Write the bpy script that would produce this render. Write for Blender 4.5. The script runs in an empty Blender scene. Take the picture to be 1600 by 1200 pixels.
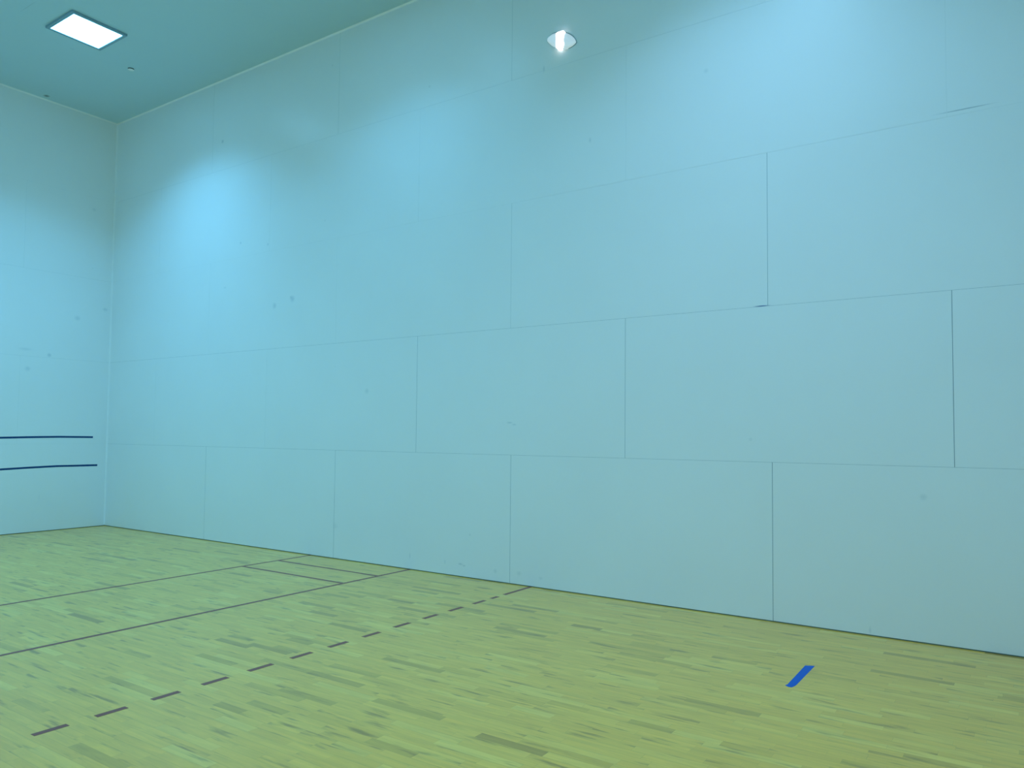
import bpy, bmesh, math, random
from mathutils import Matrix, Vector

C = bpy.context.scene
COL = C.collection
FT = 0.3048
random.seed(7)

# ------------------------------------------------------------------ camera
cam_data = bpy.data.cameras.new('camera')
cam = bpy.data.objects.new('camera', cam_data)
COL.objects.link(cam)
ax_r = Vector((0.558601, -0.829385, 0.009223))
ax_u = Vector((-0.042239, -0.017340, 0.998957))
ax_b = Vector((-0.828360, -0.558408, -0.044718))
rot = Matrix((ax_r, ax_u, ax_b)).transposed()
cam.matrix_world = Matrix.Translation((0.507234 * FT, -37.632947 * FT, 4.644220 * FT)) @ rot.to_4x4()
cam_data.sensor_width = 36.0
cam_data.lens = 36.0 * 1178.989 / 1600.0
cam_data.shift_x = -12.8385 / 1600.0
cam_data.shift_y = 26.0315 / 1600.0
cam_data.clip_start = 0.02
C.camera = cam

# ------------------------------------------------------------------ world, exposure
world = bpy.data.worlds.new('world'); C.world = world
world.use_nodes = True
world.node_tree.nodes['Background'].inputs[0].default_value = (0.0, 0.0, 0.0, 1)
C.view_settings.view_transform = 'Standard'
C.view_settings.look = 'None'
C.view_settings.gamma = 1.0
C.view_settings.use_curve_mapping = False
C.view_settings.exposure = 0.0
C.cycles.max_bounces = 12
C.cycles.diffuse_bounces = 8

# lamp settings used by the ceiling_light builder
LAMP_WATTS = 45.0
LAMP_COLOUR = (0.185, 0.70, 1.27)
LAMP_COLOUR_REAR = (0.30, 0.64, 1.04)   # the rear lamps have warmer tubes
LAMP_SPREAD = math.radians(121)
DIFF_COLOUR = (0.24, 0.74, 1.22)
DIFF_STRENGTH = 8.0

# ------------------------------------------------------------------ room sizes (feet: x right, y away from the front wall)
W, L, H = 20.0, 40.0, 20.0

def P(x, y, z):
    return Vector((x * FT, -y * FT, z * FT))

# ------------------------------------------------------------------ node helpers
def new_mat(name):
    m = bpy.data.materials.new(name); m.use_nodes = True
    nt = m.node_tree
    return m, nt, nt.nodes['Principled BSDF']

def node(nt, typ, **kw):
    n = nt.nodes.new(typ)
    for k, v in kw.items():
        setattr(n, k, v)
    return n

def link(nt, a, b):
    nt.links.new(a, b)

def math_n(nt, op, a, b=None, c=None):
    n = node(nt, 'ShaderNodeMath', operation=op)
    for i, v in enumerate((a, b, c)):
        if v is None: continue
        if isinstance(v, (int, float)): n.inputs[i].default_value = v
        else: link(nt, v, n.inputs[i])
    return n.outputs[0]

def mix_col(nt, fac, a, b, blend='MIX'):
    n = node(nt, 'ShaderNodeMix', data_type='RGBA', blend_type=blend)
    for i, v in ((0, fac), (6, a), (7, b)):
        if isinstance(v, (int, float)): n.inputs[i].default_value = v
        elif isinstance(v, tuple): n.inputs[i].default_value = (*v, 1)
        else: link(nt, v, n.inputs[i])
    return n.outputs[2]

def plain(name, col, rough=0.5, spec=0.5, noise=0.06, nscale=8.0):
    m, nt, b = new_mat(name)
    tc = node(nt, 'ShaderNodeTexCoord')
    nz = node(nt, 'ShaderNodeTexNoise'); nz.inputs['Scale'].default_value = nscale
    link(nt, tc.outputs['Object'], nz.inputs['Vector'])
    dark = tuple(c * (1 - noise) for c in col); lite = tuple(min(1, c * (1 + noise)) for c in col)
    link(nt, mix_col(nt, nz.outputs['Fac'], dark, lite), b.inputs['Base Color'])
    b.inputs['Roughness'].default_value = rough
    b.inputs['Specular IOR Level'].default_value = spec
    return m

def emit(name, col, strength):
    m, nt, b = new_mat(name)
    b.inputs['Base Color'].default_value = (0.8, 0.8, 0.8, 1)
    b.inputs['Emission Color'].default_value = (*col, 1)
    b.inputs['Emission Strength'].default_value = strength
    return m

# painted wall panels, with scuffs of given place and size (metres, object space)
def wall_mat(name, col, scuffs, rough=0.32, coat=0.0):
    m, nt, b = new_mat(name)
    tc = node(nt, 'ShaderNodeTexCoord')
    obj = tc.outputs['Object']
    nz = node(nt, 'ShaderNodeTexNoise'); nz.inputs['Scale'].default_value = 0.9; nz.inputs['Detail'].default_value = 5
    link(nt, obj, nz.inputs['Vector'])
    c = mix_col(nt, nz.outputs['Fac'], tuple(v * 0.965 for v in col), tuple(min(1, v * 1.03) for v in col))
    # fine ball marks scattered over the paint
    vo = node(nt, 'ShaderNodeTexVoronoi'); vo.inputs['Scale'].default_value = 1.6
    link(nt, obj, vo.inputs['Vector'])
    sp = math_n(nt, 'LESS_THAN', vo.outputs['Distance'], 0.022)
    c = mix_col(nt, math_n(nt, 'MULTIPLY', sp, 0.10), c, (0.25, 0.32, 0.36))
    for (x, y, z), (sx, sy, sz), strength, scol in scuffs:
        mp = node(nt, 'ShaderNodeMapping')
        mp.inputs['Location'].default_value = (-x / sx, -y / sy, -z / sz)
        mp.inputs['Scale'].default_value = (1 / sx, 1 / sy, 1 / sz)
        link(nt, obj, mp.inputs['Vector'])
        ln = node(nt, 'ShaderNodeVectorMath', operation='LENGTH'); link(nt, mp.outputs[0], ln.inputs[0])
        rg = node(nt, 'ShaderNodeMapRange', interpolation_type='SMOOTHSTEP')
        rg.inputs['From Min'].default_value = 1.0; rg.inputs['From Max'].default_value = 0.1
        rg.inputs['To Min'].default_value = 0.0; rg.inputs['To Max'].default_value = strength * (1 if scol[2] < 0.36 else 0.5)
        link(nt, ln.outputs['Value'], rg.inputs['Value'])
        c = mix_col(nt, rg.outputs[0], c, scol)
    link(nt, c, b.inputs['Base Color'])
    b.inputs['Roughness'].default_value = rough
    b.inputs['Specular IOR Level'].default_value = 0.4
    return m

def floor_mat():
    m, nt, b = new_mat('maple_strip_floor')
    tc = node(nt, 'ShaderNodeTexCoord')
    sx = node(nt, 'ShaderNodeSeparateXYZ'); link(nt, tc.outputs['Object'], sx.inputs[0])
    X, Y = sx.outputs[0], sx.outputs[1]
    u = math_n(nt, 'DIVIDE', X, 0.0571)
    row = math_n(nt, 'FLOOR', u)
    w1 = node(nt, 'ShaderNodeTexWhiteNoise', noise_dimensions='1D'); link(nt, row, w1.inputs['W'])
    sc = node(nt, 'ShaderNodeSeparateColor'); link(nt, w1.outputs['Color'], sc.inputs[0])
    length = math_n(nt, 'MULTIPLY_ADD', sc.outputs[1], 0.35, 0.22)
    yy = math_n(nt, 'MULTIPLY_ADD', sc.outputs[0], 9.0, Y)
    v = math_n(nt, 'DIVIDE', yy, length)
    bid = math_n(nt, 'FLOOR', v)
    cb = node(nt, 'ShaderNodeCombineXYZ'); link(nt, row, cb.inputs[0]); link(nt, bid, cb.inputs[1])
    w2 = node(nt, 'ShaderNodeTexWhiteNoise', noise_dimensions='2D'); link(nt, cb.outputs[0], w2.inputs['Vector'])
    sc2 = node(nt, 'ShaderNodeSeparateColor'); link(nt, w2.outputs['Color'], sc2.inputs[0])
    ramp = node(nt, 'ShaderNodeValToRGB'); cr = ramp.color_ramp
    cr.elements[0].position = 0.0; cr.elements[0].color = (*MAPLE_DARK, 1)
    cr.elements[1].position = 1.0; cr.elements[1].color = (*MAPLE_PALE, 1)
    for pos, col in ((0.025, MAPLE_BROWN), (0.13, MAPLE_MID), (0.78, MAPLE_LIGHT)):
        e = cr.elements.new(pos); e.color = (*col, 1)
    link(nt, sc2.outputs[0], ramp.inputs['Fac'])
    # grain stretched along the boards, shifted per board
    gx = math_n(nt, 'MULTIPLY_ADD', sc2.outputs[1], 40.0, math_n(nt, 'MULTIPLY', X, 26.0))
    gy = math_n(nt, 'MULTIPLY_ADD', sc2.outputs[2], 40.0, math_n(nt, 'MULTIPLY', Y, 2.6))
    gc = node(nt, 'ShaderNodeCombineXYZ'); link(nt, gx, gc.inputs[0]); link(nt, gy, gc.inputs[1])
    g = node(nt, 'ShaderNodeTexNoise'); g.inputs['Scale'].default_value = 1.0; g.inputs['Detail'].default_value = 6
    g.inputs['Roughness'].default_value = 0.62; g.inputs['Distortion'].default_value = 0.5
    link(nt, gc.outputs[0], g.inputs['Vector'])
    gr = node(nt, 'ShaderNodeMapRange'); link(nt, g.outputs['Fac'], gr.inputs['Value'])
    gr.inputs['From Min'].default_value = 0.3; gr.inputs['From Max'].default_value = 0.7
    gr.inputs['To Min'].default_value = 0.84; gr.inputs['To Max'].default_value = 1.07
    hs = node(nt, 'ShaderNodeMix', data_type='RGBA', blend_type='MULTIPLY'); hs.inputs[0].default_value = 1
    link(nt, ramp.outputs[0], hs.inputs[6]); link(nt, gr.outputs[0], hs.inputs[7])
    c = hs.outputs[2]
    # brown mineral streaks and knots, only where the coarse noise peaks
    kx = math_n(nt, 'MULTIPLY_ADD', sc2.outputs[2], 60.0, math_n(nt, 'MULTIPLY', X, 20.0))
    ky = math_n(nt, 'MULTIPLY_ADD', sc2.outputs[1], 60.0, math_n(nt, 'MULTIPLY', Y, 2.8))
    kc = node(nt, 'ShaderNodeCombineXYZ'); link(nt, kx, kc.inputs[0]); link(nt, ky, kc.inputs[1])
    k = node(nt, 'ShaderNodeTexNoise'); k.inputs['Scale'].default_value = 1.0; k.inputs['Detail'].default_value = 3
    link(nt, kc.outputs[0], k.inputs['Vector'])
    kr = node(nt, 'ShaderNodeMapRange', interpolation_type='SMOOTHSTEP'); link(nt, k.outputs['Fac'], kr.inputs['Value'])
    kr.inputs['From Min'].default_value = 0.555; kr.inputs['From Max'].default_value = 0.74
    kr.inputs['To Max'].default_value = 0.68
    c = mix_col(nt, kr.outputs[0], c, MAPLE_KNOT)
    # hairline joints
    fu = math_n(nt, 'FRACT', u); fv = math_n(nt, 'FRACT', v)
    ju = math_n(nt, 'LESS_THAN', fu, 0.03)
    jv = math_n(nt, 'LESS_THAN', fv, 0.003)
    j = math_n(nt, 'MAXIMUM', ju, jv)
    c = mix_col(nt, math_n(nt, 'MULTIPLY', j, 0.35), c, MAPLE_KNOT)
    link(nt, c, b.inputs['Base Color'])
    b.inputs['Roughness'].default_value = 0.42
    b.inputs['Specular IOR Level'].default_value = 0.45
    b.inputs['Coat Weight'].default_value = 0.6
    b.inputs['Coat Roughness'].default_value = 0.16
    return m

MAPLE_DARK = (0.52, 0.265, 0.022)
MAPLE_BROWN = (0.66, 0.36, 0.033)
MAPLE_MID = (0.85, 0.45, 0.046)
MAPLE_LIGHT = (0.89, 0.49, 0.055)
MAPLE_PALE = (0.92, 0.56, 0.085)
MAPLE_KNOT = (0.25, 0.115, 0.01)
PAINT = (0.90, 0.91, 0.91)
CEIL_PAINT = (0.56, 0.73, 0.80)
STAIN = (0.16, 0.24, 0.33)

# ------------------------------------------------------------------ object helpers
def obj(name, bm, mats, parent=None, loc=None):
    me = bpy.data.meshes.new(name)
    bm.normal_update()
    bm.to_mesh(me); bm.free()
    for m in (mats if isinstance(mats, (list, tuple)) else [mats]):
        me.materials.append(m)
    o = bpy.data.objects.new(name, me); COL.objects.link(o)
    if parent: o.parent = parent
    if loc is not None: o.location = loc
    return o

def tag(o, label=None, cat=None, group=None, kind=None):
    if label: o['label'] = label
    if cat: o['category'] = cat
    if group: o['group'] = group
    if kind: o['kind'] = kind
    return o

def empty(name, loc):
    o = bpy.data.objects.new(name, None); COL.objects.link(o)
    o.location = loc; o.empty_display_size = 0.1
    return o

def box(bm, lo, hi, mi=0):
    x0, y0, z0 = (min(a, b) for a, b in zip(lo, hi)); x1, y1, z1 = (max(a, b) for a, b in zip(lo, hi))
    vs = [bm.verts.new(p) for p in ((x0,y0,z0),(x1,y0,z0),(x1,y1,z0),(x0,y1,z0),(x0,y0,z1),(x1,y0,z1),(x1,y1,z1),(x0,y1,z1))]
    fs = []
    for f in ((3,2,1,0),(4,5,6,7),(0,1,5,4),(1,2,6,5),(2,3,7,6),(3,0,4,7)):
        fc = bm.faces.new([vs[i] for i in f]); fc.material_index = mi; fs.append(fc)
    return fs

def quad(bm, pts, mi=0):
    f = bm.faces.new([bm.verts.new(p) for p in pts]); f.material_index = mi
    return f

def prism(bm, pts2d, z0, z1, mi=0):
    lo = [bm.verts.new((x, y, z0)) for x, y in pts2d]; hi = [bm.verts.new((x, y, z1)) for x, y in pts2d]
    n = len(pts2d)
    fs = [bm.faces.new(hi), bm.faces.new(lo[::-1])]
    for i in range(n):
        fs.append(bm.faces.new((lo[i], lo[(i+1) % n], hi[(i+1) % n], hi[i])))
    for f in fs: f.material_index = mi
    bmesh.ops.recalc_face_normals(bm, faces=fs)
    return fs

def cyl(bm, r, z0, z1, seg=48, cx=0, cy=0, mi=0):
    return prism(bm, [(cx + r*math.cos(2*math.pi*i/seg), cy + r*math.sin(2*math.pi*i/seg)) for i in range(seg)], z0, z1, mi)

# ------------------------------------------------------------------ setting: floor
T = 0.15
GAP = 0.008            # the panels stop this far above the floor
bm = bmesh.new()
box(bm, (-T, T, -T), (W*FT + T, -L*FT - T, 0))
tag(obj('floor', bm, floor_mat()), 'pale maple strip floor of the racquetball court', 'floor', kind='structure')

# ------------------------------------------------------------------ setting: panelled walls
seam_dark = plain('open_panel_joint', (0.20, 0.28, 0.34), 0.7)
seam_mid = plain('filled_panel_joint', (0.44, 0.52, 0.55), 0.6)
seam_soft = plain('painted_panel_joint', (0.68, 0.73, 0.74), 0.5)
seam_faint = plain('fully_painted_panel_joint', (0.82, 0.84, 0.84), 0.4)
SEAMS = [seam_dark, seam_mid, seam_soft, seam_faint]
shadow_gap = plain('painted_gap_shadow', (0.12, 0.20, 0.19), 0.8)
bead = plain('pale_corner_bead', (0.97, 0.98, 0.98), 0.25)

def panel_wall(name, to3, length, rows, mats, label):
    """to3(u, z, depth) -> point; rows: list of (z0, z1, [(joint, material index)], material index of the joint on top)"""
    bm = bmesh.new()
    s = 0.0019
    for z0, z1, joints, hmi in rows:
        top = z1 - s if hmi is not None else z1
        bot = z0
        edges = [0.0] + [x for j, _ in joints for x in (j*FT - s, j*FT + s)] + [length]
        for i in range(0, len(edges), 2):
            quad(bm, [to3(edges[i], bot, 0), to3(edges[i+1], bot, 0), to3(edges[i+1], top, 0), to3(edges[i], top, 0)], 0)
        for j, vmi in joints:      # the joint lies 1 mm behind the face of the panels
            a, b_ = j*FT - s, j*FT + s
            quad(bm, [to3(a, bot, .001), to3(b_, bot, .001), to3(b_, top, .001), to3(a, top, .001)], vmi)
            quad(bm, [to3(a, bot, 0), to3(a, bot, .001), to3(a, top, .001), to3(a, top, 0)], vmi)
            quad(bm, [to3(b_, bot, 0), to3(b_, bot, .001), to3(b_, top, .001), to3(b_, top, 0)], vmi)
        if hmi is not None:
            quad(bm, [to3(0, top, .001), to3(length, top, .001), to3(length, z1, .001), to3(0, z1, .001)], hmi)
            quad(bm, [to3(0, top, 0), to3(length, top, 0), to3(length, top, .001), to3(0, top, .001)], hmi)
            quad(bm, [to3(0, z1, 0), to3(length, z1, 0), to3(length, z1, .001), to3(0, z1, .001)], hmi)
    # body of the wall behind the panels
    a = to3(-0.0, GAP, .002); b_ = to3(length, H*FT, T)
    box(bm, a, b_, 0)
    return tag(obj(name, bm, mats), label, 'wall', kind='structure')

def ft(*v): return [x * FT for x in v]

def wpt(y, z): return (W*FT, -y*FT, z*FT)
def fpt(x, z): return (x*FT, 0.0, z*FT)
SMUDGE = (0.30, 0.42, 0.50)
def rs(y, z, hy, hz, strength=0.6, col=SMUDGE): return (wpt(y, z), (0.05, hy, hz), strength, col)
def fs_(x, z, hx, hz, strength=0.6, col=SMUDGE): return (fpt(x, z), (hx, 0.05, hz), strength, col)
RIGHT_SCUFFS = [
    rs(13.6, 9.91, .055, .055, .55), rs(13.5, 9.98, .03, .03, .5), rs(12.51, 9.73, .05, .055, .5),
    rs(17.79, 6.16, .045, .045, .35), rs(24.10, 5.01, .045, .012, .6), rs(24.27, 4.95, .035, .012, .5),
    rs(22.2, .41, .04, .014, .7), rs(22.35, .37, .03, .012, .6), rs(20.0, .47, .012, .04, .5), rs(21.55, .41, .012, .035, .45),
    rs(23.6, .33, .03, .03, .35), rs(24.5, .36, .04, .03, .3), rs(25.3, .3, .03, .02, .3),
    rs(35.61, 3.3, .035, .035, .35), rs(8.75, 17.26, .035, .035, .7), rs(12.0, 12.3, .022, .022, .6), rs(10.2, 12.6, .025, .025, .6),
    rs(26.92, 13.44, .018, .035, .45), rs(25.27, 16.05, .014, .05, .5), rs(30.5, 14.6, .03, .03, .3),
    rs(31.98, 8.01, .085, .007, .95, (0.02, 0.10, 0.35)), rs(36.55, 12.1, .23, .006, .6, (0.2, 0.28, 0.33)),
    rs(34.46, .125, .012, .04, .4), rs(16.3, 1.2, .06, .05, .2), rs(9.2, 10.8, .04, .02, .3)]
FRONT_SCUFFS = [
    fs_(17.21, 8.12, .04, .04, .65), fs_(19.69, 10.6, .05, .035, .5), fs_(18.4, 10.0, .06, .05, .4), fs_(16.32, 7.42, .05, .05, .4),
    fs_(19.0, 15.4, .04, .035, .3), fs_(16.2, 8.3, .12, .03, .3), fs_(17.0, 1.6, .02, .08, .12)]
CEIL_SCUFFS = [((12.62*FT, -7.8*FT, H*FT), (.008, .28, .05), .5, (0.25, 0.35, 0.38)), ((15.0*FT, -5.9*FT, H*FT), (.05, .03, .05), .3, SMUDGE),
               ((16.5*FT, -.42*FT, H*FT), (.05, .06, .05), .9, (.1, .14, .15))]
#ENDSCUFFS
right_paint = wall_mat('white_court_panel', PAINT, RIGHT_SCUFFS)
front_paint = wall_mat('white_front_panel', PAINT, FRONT_SCUFFS)
other_paint = wall_mat('white_side_panel', PAINT, [])
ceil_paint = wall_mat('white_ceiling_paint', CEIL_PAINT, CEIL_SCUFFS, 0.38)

# joint of rows: 1 dark, 2 mid, 3 faint
rows_right = [
    (GAP, 4*FT, [(8.17, 2), (16.22, 2), (24.16, 2), (32.22, 1)], 2),
    (4*FT, 8*FT, [(4.1, 4), (12.1, 4), (20.2, 2), (28.1, 2), (36.24, 1)], 2),
    (8*FT, 12*FT, [(8.1, 4), (16.1, 4), (24.1, 3), (32.13, 2)], 4),
    (12*FT, 16*FT, [(4.1, 4), (12.1, 4), (20.15, 4), (28.1, 4), (36.2, 4)], 3),
    (16*FT, 20*FT, [(8.05, 4), (16.03, 3), (24.05, 3), (32.1, 4)], None)]
panel_wall('wall_right', lambda u, z, d: (W*FT + d, -u, z), L*FT, rows_right,
           [right_paint, *SEAMS], 'tall white panelled side wall on the right of the court')
rows_front = [
    (GAP, 4*FT, [(4, 4), (12, 4)], 4), (4*FT, 8*FT, [(8, 4), (16, 4)], 3), (8*FT, 12*FT, [(4, 4), (12, 4)], 3),
    (12*FT, 16*FT, [(8, 4), (16, 4)], 4), (16*FT, 20*FT, [(4, 4), (12, 4)], None)]
panel_wall('wall_front', lambda u, z, d: (u, d, z), W*FT, rows_front,
           [front_paint, *SEAMS], 'white panelled front wall with two blue tape lines')
panel_wall('wall_left', lambda u, z, d: (-d, -u, z), L*FT, rows_right,
           [other_paint, *SEAMS], 'white panelled side wall beside the camera')
panel_wall('wall_back', lambda u, z, d: (u, -L*FT - d, z), W*FT, rows_front,
           [other_paint, *SEAMS], 'white panelled back wall behind the camera')
# ceiling
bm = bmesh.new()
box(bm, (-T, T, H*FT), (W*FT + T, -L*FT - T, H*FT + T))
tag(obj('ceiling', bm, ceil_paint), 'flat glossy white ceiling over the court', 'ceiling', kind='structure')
# recessed strips, coloured dark for the shadow in the gap under the panels
def strip(name, lo, hi, m, label, cat='trim'):
    bm = bmesh.new(); box(bm, lo, hi)
    return tag(obj(name, bm, m), label, cat, kind='structure')
strip('gap_shadow_right', (W*FT + .004, 0, 0), (W*FT + .03, -L*FT, GAP), shadow_gap, 'thin dark gap along the foot of the right wall')
strip('gap_shadow_front', (0, .004, 0), (W*FT, .03, GAP), shadow_gap, 'thin dark gap along the foot of the front wall')
strip('gap_shadow_left', (-.004, 0, 0), (-.03, -L*FT, GAP), shadow_gap, 'thin dark gap along the foot of the left wall')
strip('gap_shadow_back', (0, -L*FT - .004, 0), (W*FT, -L*FT - .03, GAP), shadow_gap, 'thin dark gap along the foot of the back wall')
# pale beads of caulk in the corners
cw = 0.016
def caulk(name, pts, dirs, label):
    a, b_ = pts; d1, d2 = dirs
    bm = bmesh.new()
    ra = [Vector(a), Vector(a) + Vector(d1)*cw, Vector(a) + (Vector(d1) + Vector(d2))*cw*.42, Vector(a) + Vector(d2)*cw]
    rb = [p + Vector(b_) - Vector(a) for p in ra]
    va = [bm.verts.new(p) for p in ra]; vb = [bm.verts.new(p) for p in rb]
    fs = [bm.faces.new(va), bm.faces.new(vb[::-1])]
    for i in range(4): fs.append(bm.faces.new((va[i], va[(i+1) % 4], vb[(i+1) % 4], vb[i])))
    bmesh.ops.recalc_face_normals(bm, faces=fs)
    return tag(obj(name, bm, bead), label, 'trim', kind='structure')
caulk('trim_1', (P(20,0,0.04), P(20,0,20)), ((-1,0,0), (0,-1,0)), 'pale vertical bead in the corner of front and right walls')
caulk('trim_2', (P(20,0,20), P(20,40,20)), ((-1,0,0), (0,0,-1)), 'pale bead between ceiling and right wall')
caulk('trim_3', (P(0,0,20), P(20,0,20)), ((0,-1,0), (0,0,-1)), 'pale bead between ceiling and front wall')

# ------------------------------------------------------------------ court lines painted on the floor
line_paint = plain('maroon_line_paint', (0.23, 0.042, 0.026), 0.6, spec=0.3, noise=0.12, nscale=30)
for n_ in line_paint.node_tree.nodes:
    if n_.type == 'BSDF_PRINCIPLED':      # the same clear finish as the boards
        n_.inputs['Coat Weight'].default_value = 0.5; n_.inputs['Coat Roughness'].default_value = 0.16
LH = 0.0008
def court_line(name, x0, x1, y0, y1, label, cat='court line', group=None):
    bm = bmesh.new(); c = P((x0 + x1)/2, (y0 + y1)/2, 0)
    a = P(x0, y0, 0) - c; b_ = P(x1, y1, 0) - c
    box(bm, (a.x, a.y, 0), (b_.x, b_.y, LH))
    return tag(obj(name, bm, line_paint, loc=c), label, cat, group)
LW = 0.125
E2 = 20 - 0.02
court_line('service_line', 0.02, E2, 14.98 - LW/2, 14.98 + LW/2, 'thin dark line across the floor nearest the front wall')
court_line('short_line', 0.02, E2, 20.0 - LW/2, 20.0 + LW/2, 'long solid dark maroon line across the middle of the floor')
court_line('service_box_line', 18.5 - LW/2, 18.5 + LW/2, 14.98 + LW/2, 20.0 - LW/2, 'short dark line joining the two long lines, nearer the right wall', group='service box lines')
court_line('service_box_line', 17.0 - LW/2, 17.0 + LW/2, 14.98 + LW/2, 20.0 - LW/2, 'short dark line joining the two long lines, farther from the right wall', group='service box lines')
RY = 24.94
court_line('receiving_line_end', 18.6, E2, RY - LW/2, RY + LW/2, 'solid maroon end piece of the dashed line, touching the right wall')
ordinal = ['first', 'second', 'third', 'fourth', 'fifth', 'sixth', 'seventh', 'eighth', 'ninth', 'tenth', 'eleventh', 'twelfth']
court_line('receiving_line_dash', 17.96, 18.29, RY - LW/2, RY + LW/2, 'half length maroon dash beside the solid end of the dashed line', 'court line dash', 'dashes of the receiving line')
dash_x = [(17.13, 17.66), (16.09, 16.66), (15.08, 15.62), (14.03, 14.57), (12.98, 13.51), (11.96, 12.5), (10.95, 11.49),
          (9.93, 10.49), (8.94, 9.47), (7.98, 8.49), (7.03, 7.54), (6.09, 6.60)]
for i, (x0, x1) in enumerate(dash_x):
    if i == 11: lab = 'full length maroon floor dash nearest the lower left corner, last in its row'
    else: lab = f'{ordinal[i]} full length maroon floor dash counted from the right wall'
    ry = RY + (0.03 if i > 3 else 0)
    court_line('receiving_line_dash', x0, x1, ry - LW/2, ry + LW/2, lab, 'court line dash', 'dashes of the receiving line')

# ------------------------------------------------------------------ blue tape
tape_blue = plain('blue_masking_tape', (0.003, 0.105, 0.45), 0.6, spec=0.2, noise=0.1, nscale=25)
wall_tape_blue = plain('navy_wall_tape', (0.005, 0.055, 0.18), 0.6, spec=0.2, noise=0.1, nscale=25)
bm = bmesh.new()
c = P(15.95, 33.87, 0)
pts = [(15.20, 33.765), (15.28, 33.79), (16.69, 33.775), (16.775, 33.945), (15.30, 33.935), (15.15, 33.90), (15.14, 33.84)]
prism(bm, [(p[0]*FT - c.x, -p[1]*FT - c.y) for p in pts], 0, 0.0009)
tag(obj('floor_tape', bm, tape_blue, loc=c), 'bright blue strip of masking tape stuck on the maple floor', 'tape')

def wall_tape(name, pts, w, label):
    bm = bmesh.new()
    c = Vector((pts[0][0]*FT, 0, pts[0][1]*FT))
    prof = []
    for k, (x, z) in enumerate(pts):
        prof.append((x, z))
    up = [(x*FT - c.x, z*FT - c.z + w/2) for x, z in prof]; dn = [(x*FT - c.x, z*FT - c.z - w/2) for x, z in prof]
    th = 0.0008
    rows = [[bm.verts.new((x, y, z)) for x, z in line] for line, y in ((up, 0), (dn, 0), (dn, -th), (up, -th))]
    fs = []
    for r in range(4):
        A, B = rows[r], rows[(r + 1) % 4]
        for i in range(len(A) - 1): fs.append(bm.faces.new((A[i], A[i+1], B[i+1], B[i])))
    fs.append(bm.faces.new([r[0] for r in rows])); fs.append(bm.faces.new([r[-1] for r in rows][::-1]))
    bmesh.ops.recalc_face_normals(bm, faces=fs)
    return tag(obj(name, bm, wall_tape_blue, loc=c), label, 'tape', 'blue tape lines on the front wall')
wall_tape('wall_tape', [(0.6, 4.21), (8, 4.25), (15.32, 4.286), (16.6, 4.317), (17.8, 4.335), (19.31, 4.322)], 0.026,
          'upper blue tape line on the front wall')
wall_tape('wall_tape', [(0.6, 2.80), (8, 2.83), (15.37, 2.89), (16.6, 2.936), (17.7, 2.968), (18.4, 2.965), (19.56, 2.963)], 0.026,
          'lower blue tape line on the front wall')

# ------------------------------------------------------------------ ceiling lights
frame_mat = plain('grey_light_frame', (0.25, 0.40, 0.50), 0.35)
diff_mat = emit('white_light_diffuser', DIFF_COLOUR, DIFF_STRENGTH)

def frame_ring(bm, ro, ri, z0, z1):
    # a square ring with a sloped inner lip
    o = [(-ro, -ro), (ro, -ro), (ro, ro), (-ro, ro)]; i_ = [(-ri, -ri), (ri, -ri), (ri, ri), (-ri, ri)]
    vo0 = [bm.verts.new((x, y, z0)) for x, y in o]; vo1 = [bm.verts.new((x, y, z1)) for x, y in o]
    vi0 = [bm.verts.new((x, y, z0)) for x, y in i_]
    vi1 = [bm.verts.new((x*.985, y*.985, z1)) for x, y in i_]
    fs = []
    for k in range(4):
        n = (k + 1) % 4
        fs += [bm.faces.new((vo0[k], vo0[n], vo1[n], vo1[k])), bm.faces.new((vo0[k], vi0[k], vi0[n], vo0[n])),
               bm.faces.new((vi0[k], vi1[k], vi1[n], vi0[n])), bm.faces.new((vo1[k], vo1[n], vi1[n], vi1[k]))]
    bmesh.ops.recalc_face_normals(bm, faces=fs)

def make_ceiling_light(x, y, label, power=1.0, colour=LAMP_COLOUR):
    t = empty('ceiling_light', P(x, y, H))
    tag(t, label, 'ceiling light', 'square ceiling lights')
    bm = bmesh.new(); frame_ring(bm, 1.02*FT, 0.905*FT, -0.025, 0.0)
    obj('light_frame', bm, frame_mat, t)
    bm = bmesh.new(); box(bm, (-0.89*FT, -0.89*FT, -0.021), (0.89*FT, 0.89*FT, -0.001))
    obj('diffuser', bm, diff_mat, t)
    ld = bpy.data.lights.new('ceiling_lamp', 'AREA')
    ld.shape = 'SQUARE'; ld.size = 1.8*FT
    ld.energy = LAMP_WATTS * power; ld.color = colour; ld.spread = LAMP_SPREAD
    lo = bpy.data.objects.new('lamp', ld); COL.objects.link(lo)
    lo.parent = t; lo.location = (0, 0, -0.026)
    return t
make_ceiling_light(14.61, 7.9, 'lit square light panel with grey frame in the ceiling, near the front corner')
for (x, y, power, colour, lab) in (
        (5.33, 7.75, 1.0, LAMP_COLOUR, 'square ceiling light over the front left of the court'),
        (14.67, 20.0, 0.48, LAMP_COLOUR, 'added square fill light over the right middle of the court'),  # unseen middle pair, added to brighten the walls at mid-court
        (5.33, 20.0, 0.48, LAMP_COLOUR, 'added square fill light over the left middle of the court'),
        (14.67, 32.2, 0.84, LAMP_COLOUR_REAR, 'square ceiling light over the back right of the court'),
        (5.33, 32.2, 1.05, LAMP_COLOUR_REAR, 'square ceiling light over the back left of the court')):
    make_ceiling_light(x, y, lab, power, colour)

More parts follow.
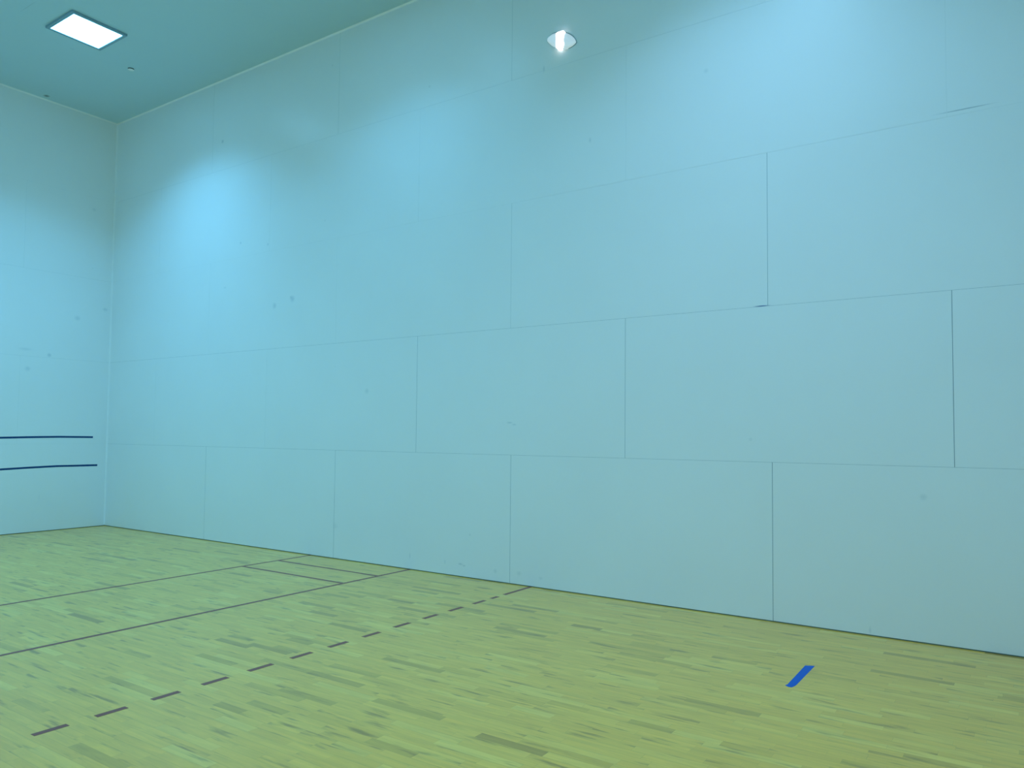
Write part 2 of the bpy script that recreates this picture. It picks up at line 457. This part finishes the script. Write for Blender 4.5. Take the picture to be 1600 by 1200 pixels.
# ------------------------------------------------------------------ sprinkler cover on the ceiling
t = empty('sprinkler_cover', P(17.22, 6.28, H))
tag(t, 'small round cover plate on the ceiling between the square light and the right wall', 'sprinkler cover')
bm = bmesh.new(); cyl(bm, 0.036, -0.012, 0.0, 40)
obj('collar', bm, plain('dark_cover_collar', (0.04, 0.07, 0.08), 0.6), t)
bm = bmesh.new(); cyl(bm, 0.037, -0.0145, -0.012, 40)
obj('cover_plate', bm, plain('white_cover_plate', PAINT, 0.4), t)

# ------------------------------------------------------------------ glass reflection of a downlight, modelled as a glowing shape on the wall
t = empty('downlight_reflection', P(W, 25.92, 16.73))
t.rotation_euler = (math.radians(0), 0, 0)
tag(t, 'small glowing eye-shaped reflection of a light, high on the right wall', 'light reflection')
TILT = math.radians(17.5)
def eye(u):                        # half height of the eye at u in -1..1
    return max(0.0, 1 - u*u) ** 0.85
def eye_mesh(hw, hu, hd, depth, d0, n=28, m=10):
    """a shallow bowl with an eye-shaped rim; local -x points into the room, y runs along the wall"""
    bm = bmesh.new(); ca, sa = math.cos(TILT), math.sin(TILT)
    grid = []
    for i in range(n + 1):
        u = -1 + 2*i/n
        col = []
        for j in range(m + 1):
            v = -1 + 2*j/m
            h = (hu * (eye(u) ** .75) if v > 0 else hd * eye(u)) + 0.002
            a, z = u*hw, v*h
            d = d0 + depth * math.sqrt(max(0, 1 - v*v)) * eye(u) ** .6
            y = -(a*ca - z*sa*0) ; zz = z - a*math.tan(TILT)
            col.append(bm.verts.new((-d, y, zz)))
        grid.append(col)
    fs = []
    for i in range(n):
        for j in range(m):
            fs.append(bm.faces.new((grid[i][j], grid[i+1][j], grid[i+1][j+1], grid[i][j+1])))
    # close the back
    back = [[bm.verts.new((0, v.co.y, v.co.z)) for v in (c[0], c[-1])] for c in grid]
    for i in range(n):
        fs += [bm.faces.new((grid[i][0], grid[i+1][0], back[i+1][0], back[i][0])),
               bm.faces.new((grid[i][-1], grid[i+1][-1], back[i+1][1], back[i][1])),
               bm.faces.new((back[i][0], back[i+1][0], back[i+1][1], back[i][1]))]
    fs += [bm.faces.new([*grid[0]] + [back[0][1], back[0][0]]), bm.faces.new([*grid[-1]] + [back[-1][1], back[-1][0]])]
    bmesh.ops.recalc_face_normals(bm, faces=fs)
    for f in fs: f.smooth = True
    return bm
reflection_mat = emit('pale_reflection_glow', (0.70, 0.86, 1.0), 0.38)
obj('reflection_glow', eye_mesh(0.165, 0.085, 0.075, 0.03, 0.012), reflection_mat, t)
obj('reflection_rim', eye_mesh(0.170, 0.094, 0.074, 0.001, 0.008), plain('grey_reflection_rim', (0.35, 0.45, 0.5), 0.4), t)
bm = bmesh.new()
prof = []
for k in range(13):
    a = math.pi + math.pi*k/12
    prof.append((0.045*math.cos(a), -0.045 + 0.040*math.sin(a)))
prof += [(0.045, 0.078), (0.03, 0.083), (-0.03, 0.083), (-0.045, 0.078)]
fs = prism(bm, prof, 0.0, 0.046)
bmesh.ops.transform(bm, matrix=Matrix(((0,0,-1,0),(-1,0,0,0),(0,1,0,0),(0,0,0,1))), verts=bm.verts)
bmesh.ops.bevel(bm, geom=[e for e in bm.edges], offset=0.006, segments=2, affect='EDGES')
obj('reflection_core', bm, emit('glowing_reflection_core', (1.0, 0.98, 0.97), 1.7), t)
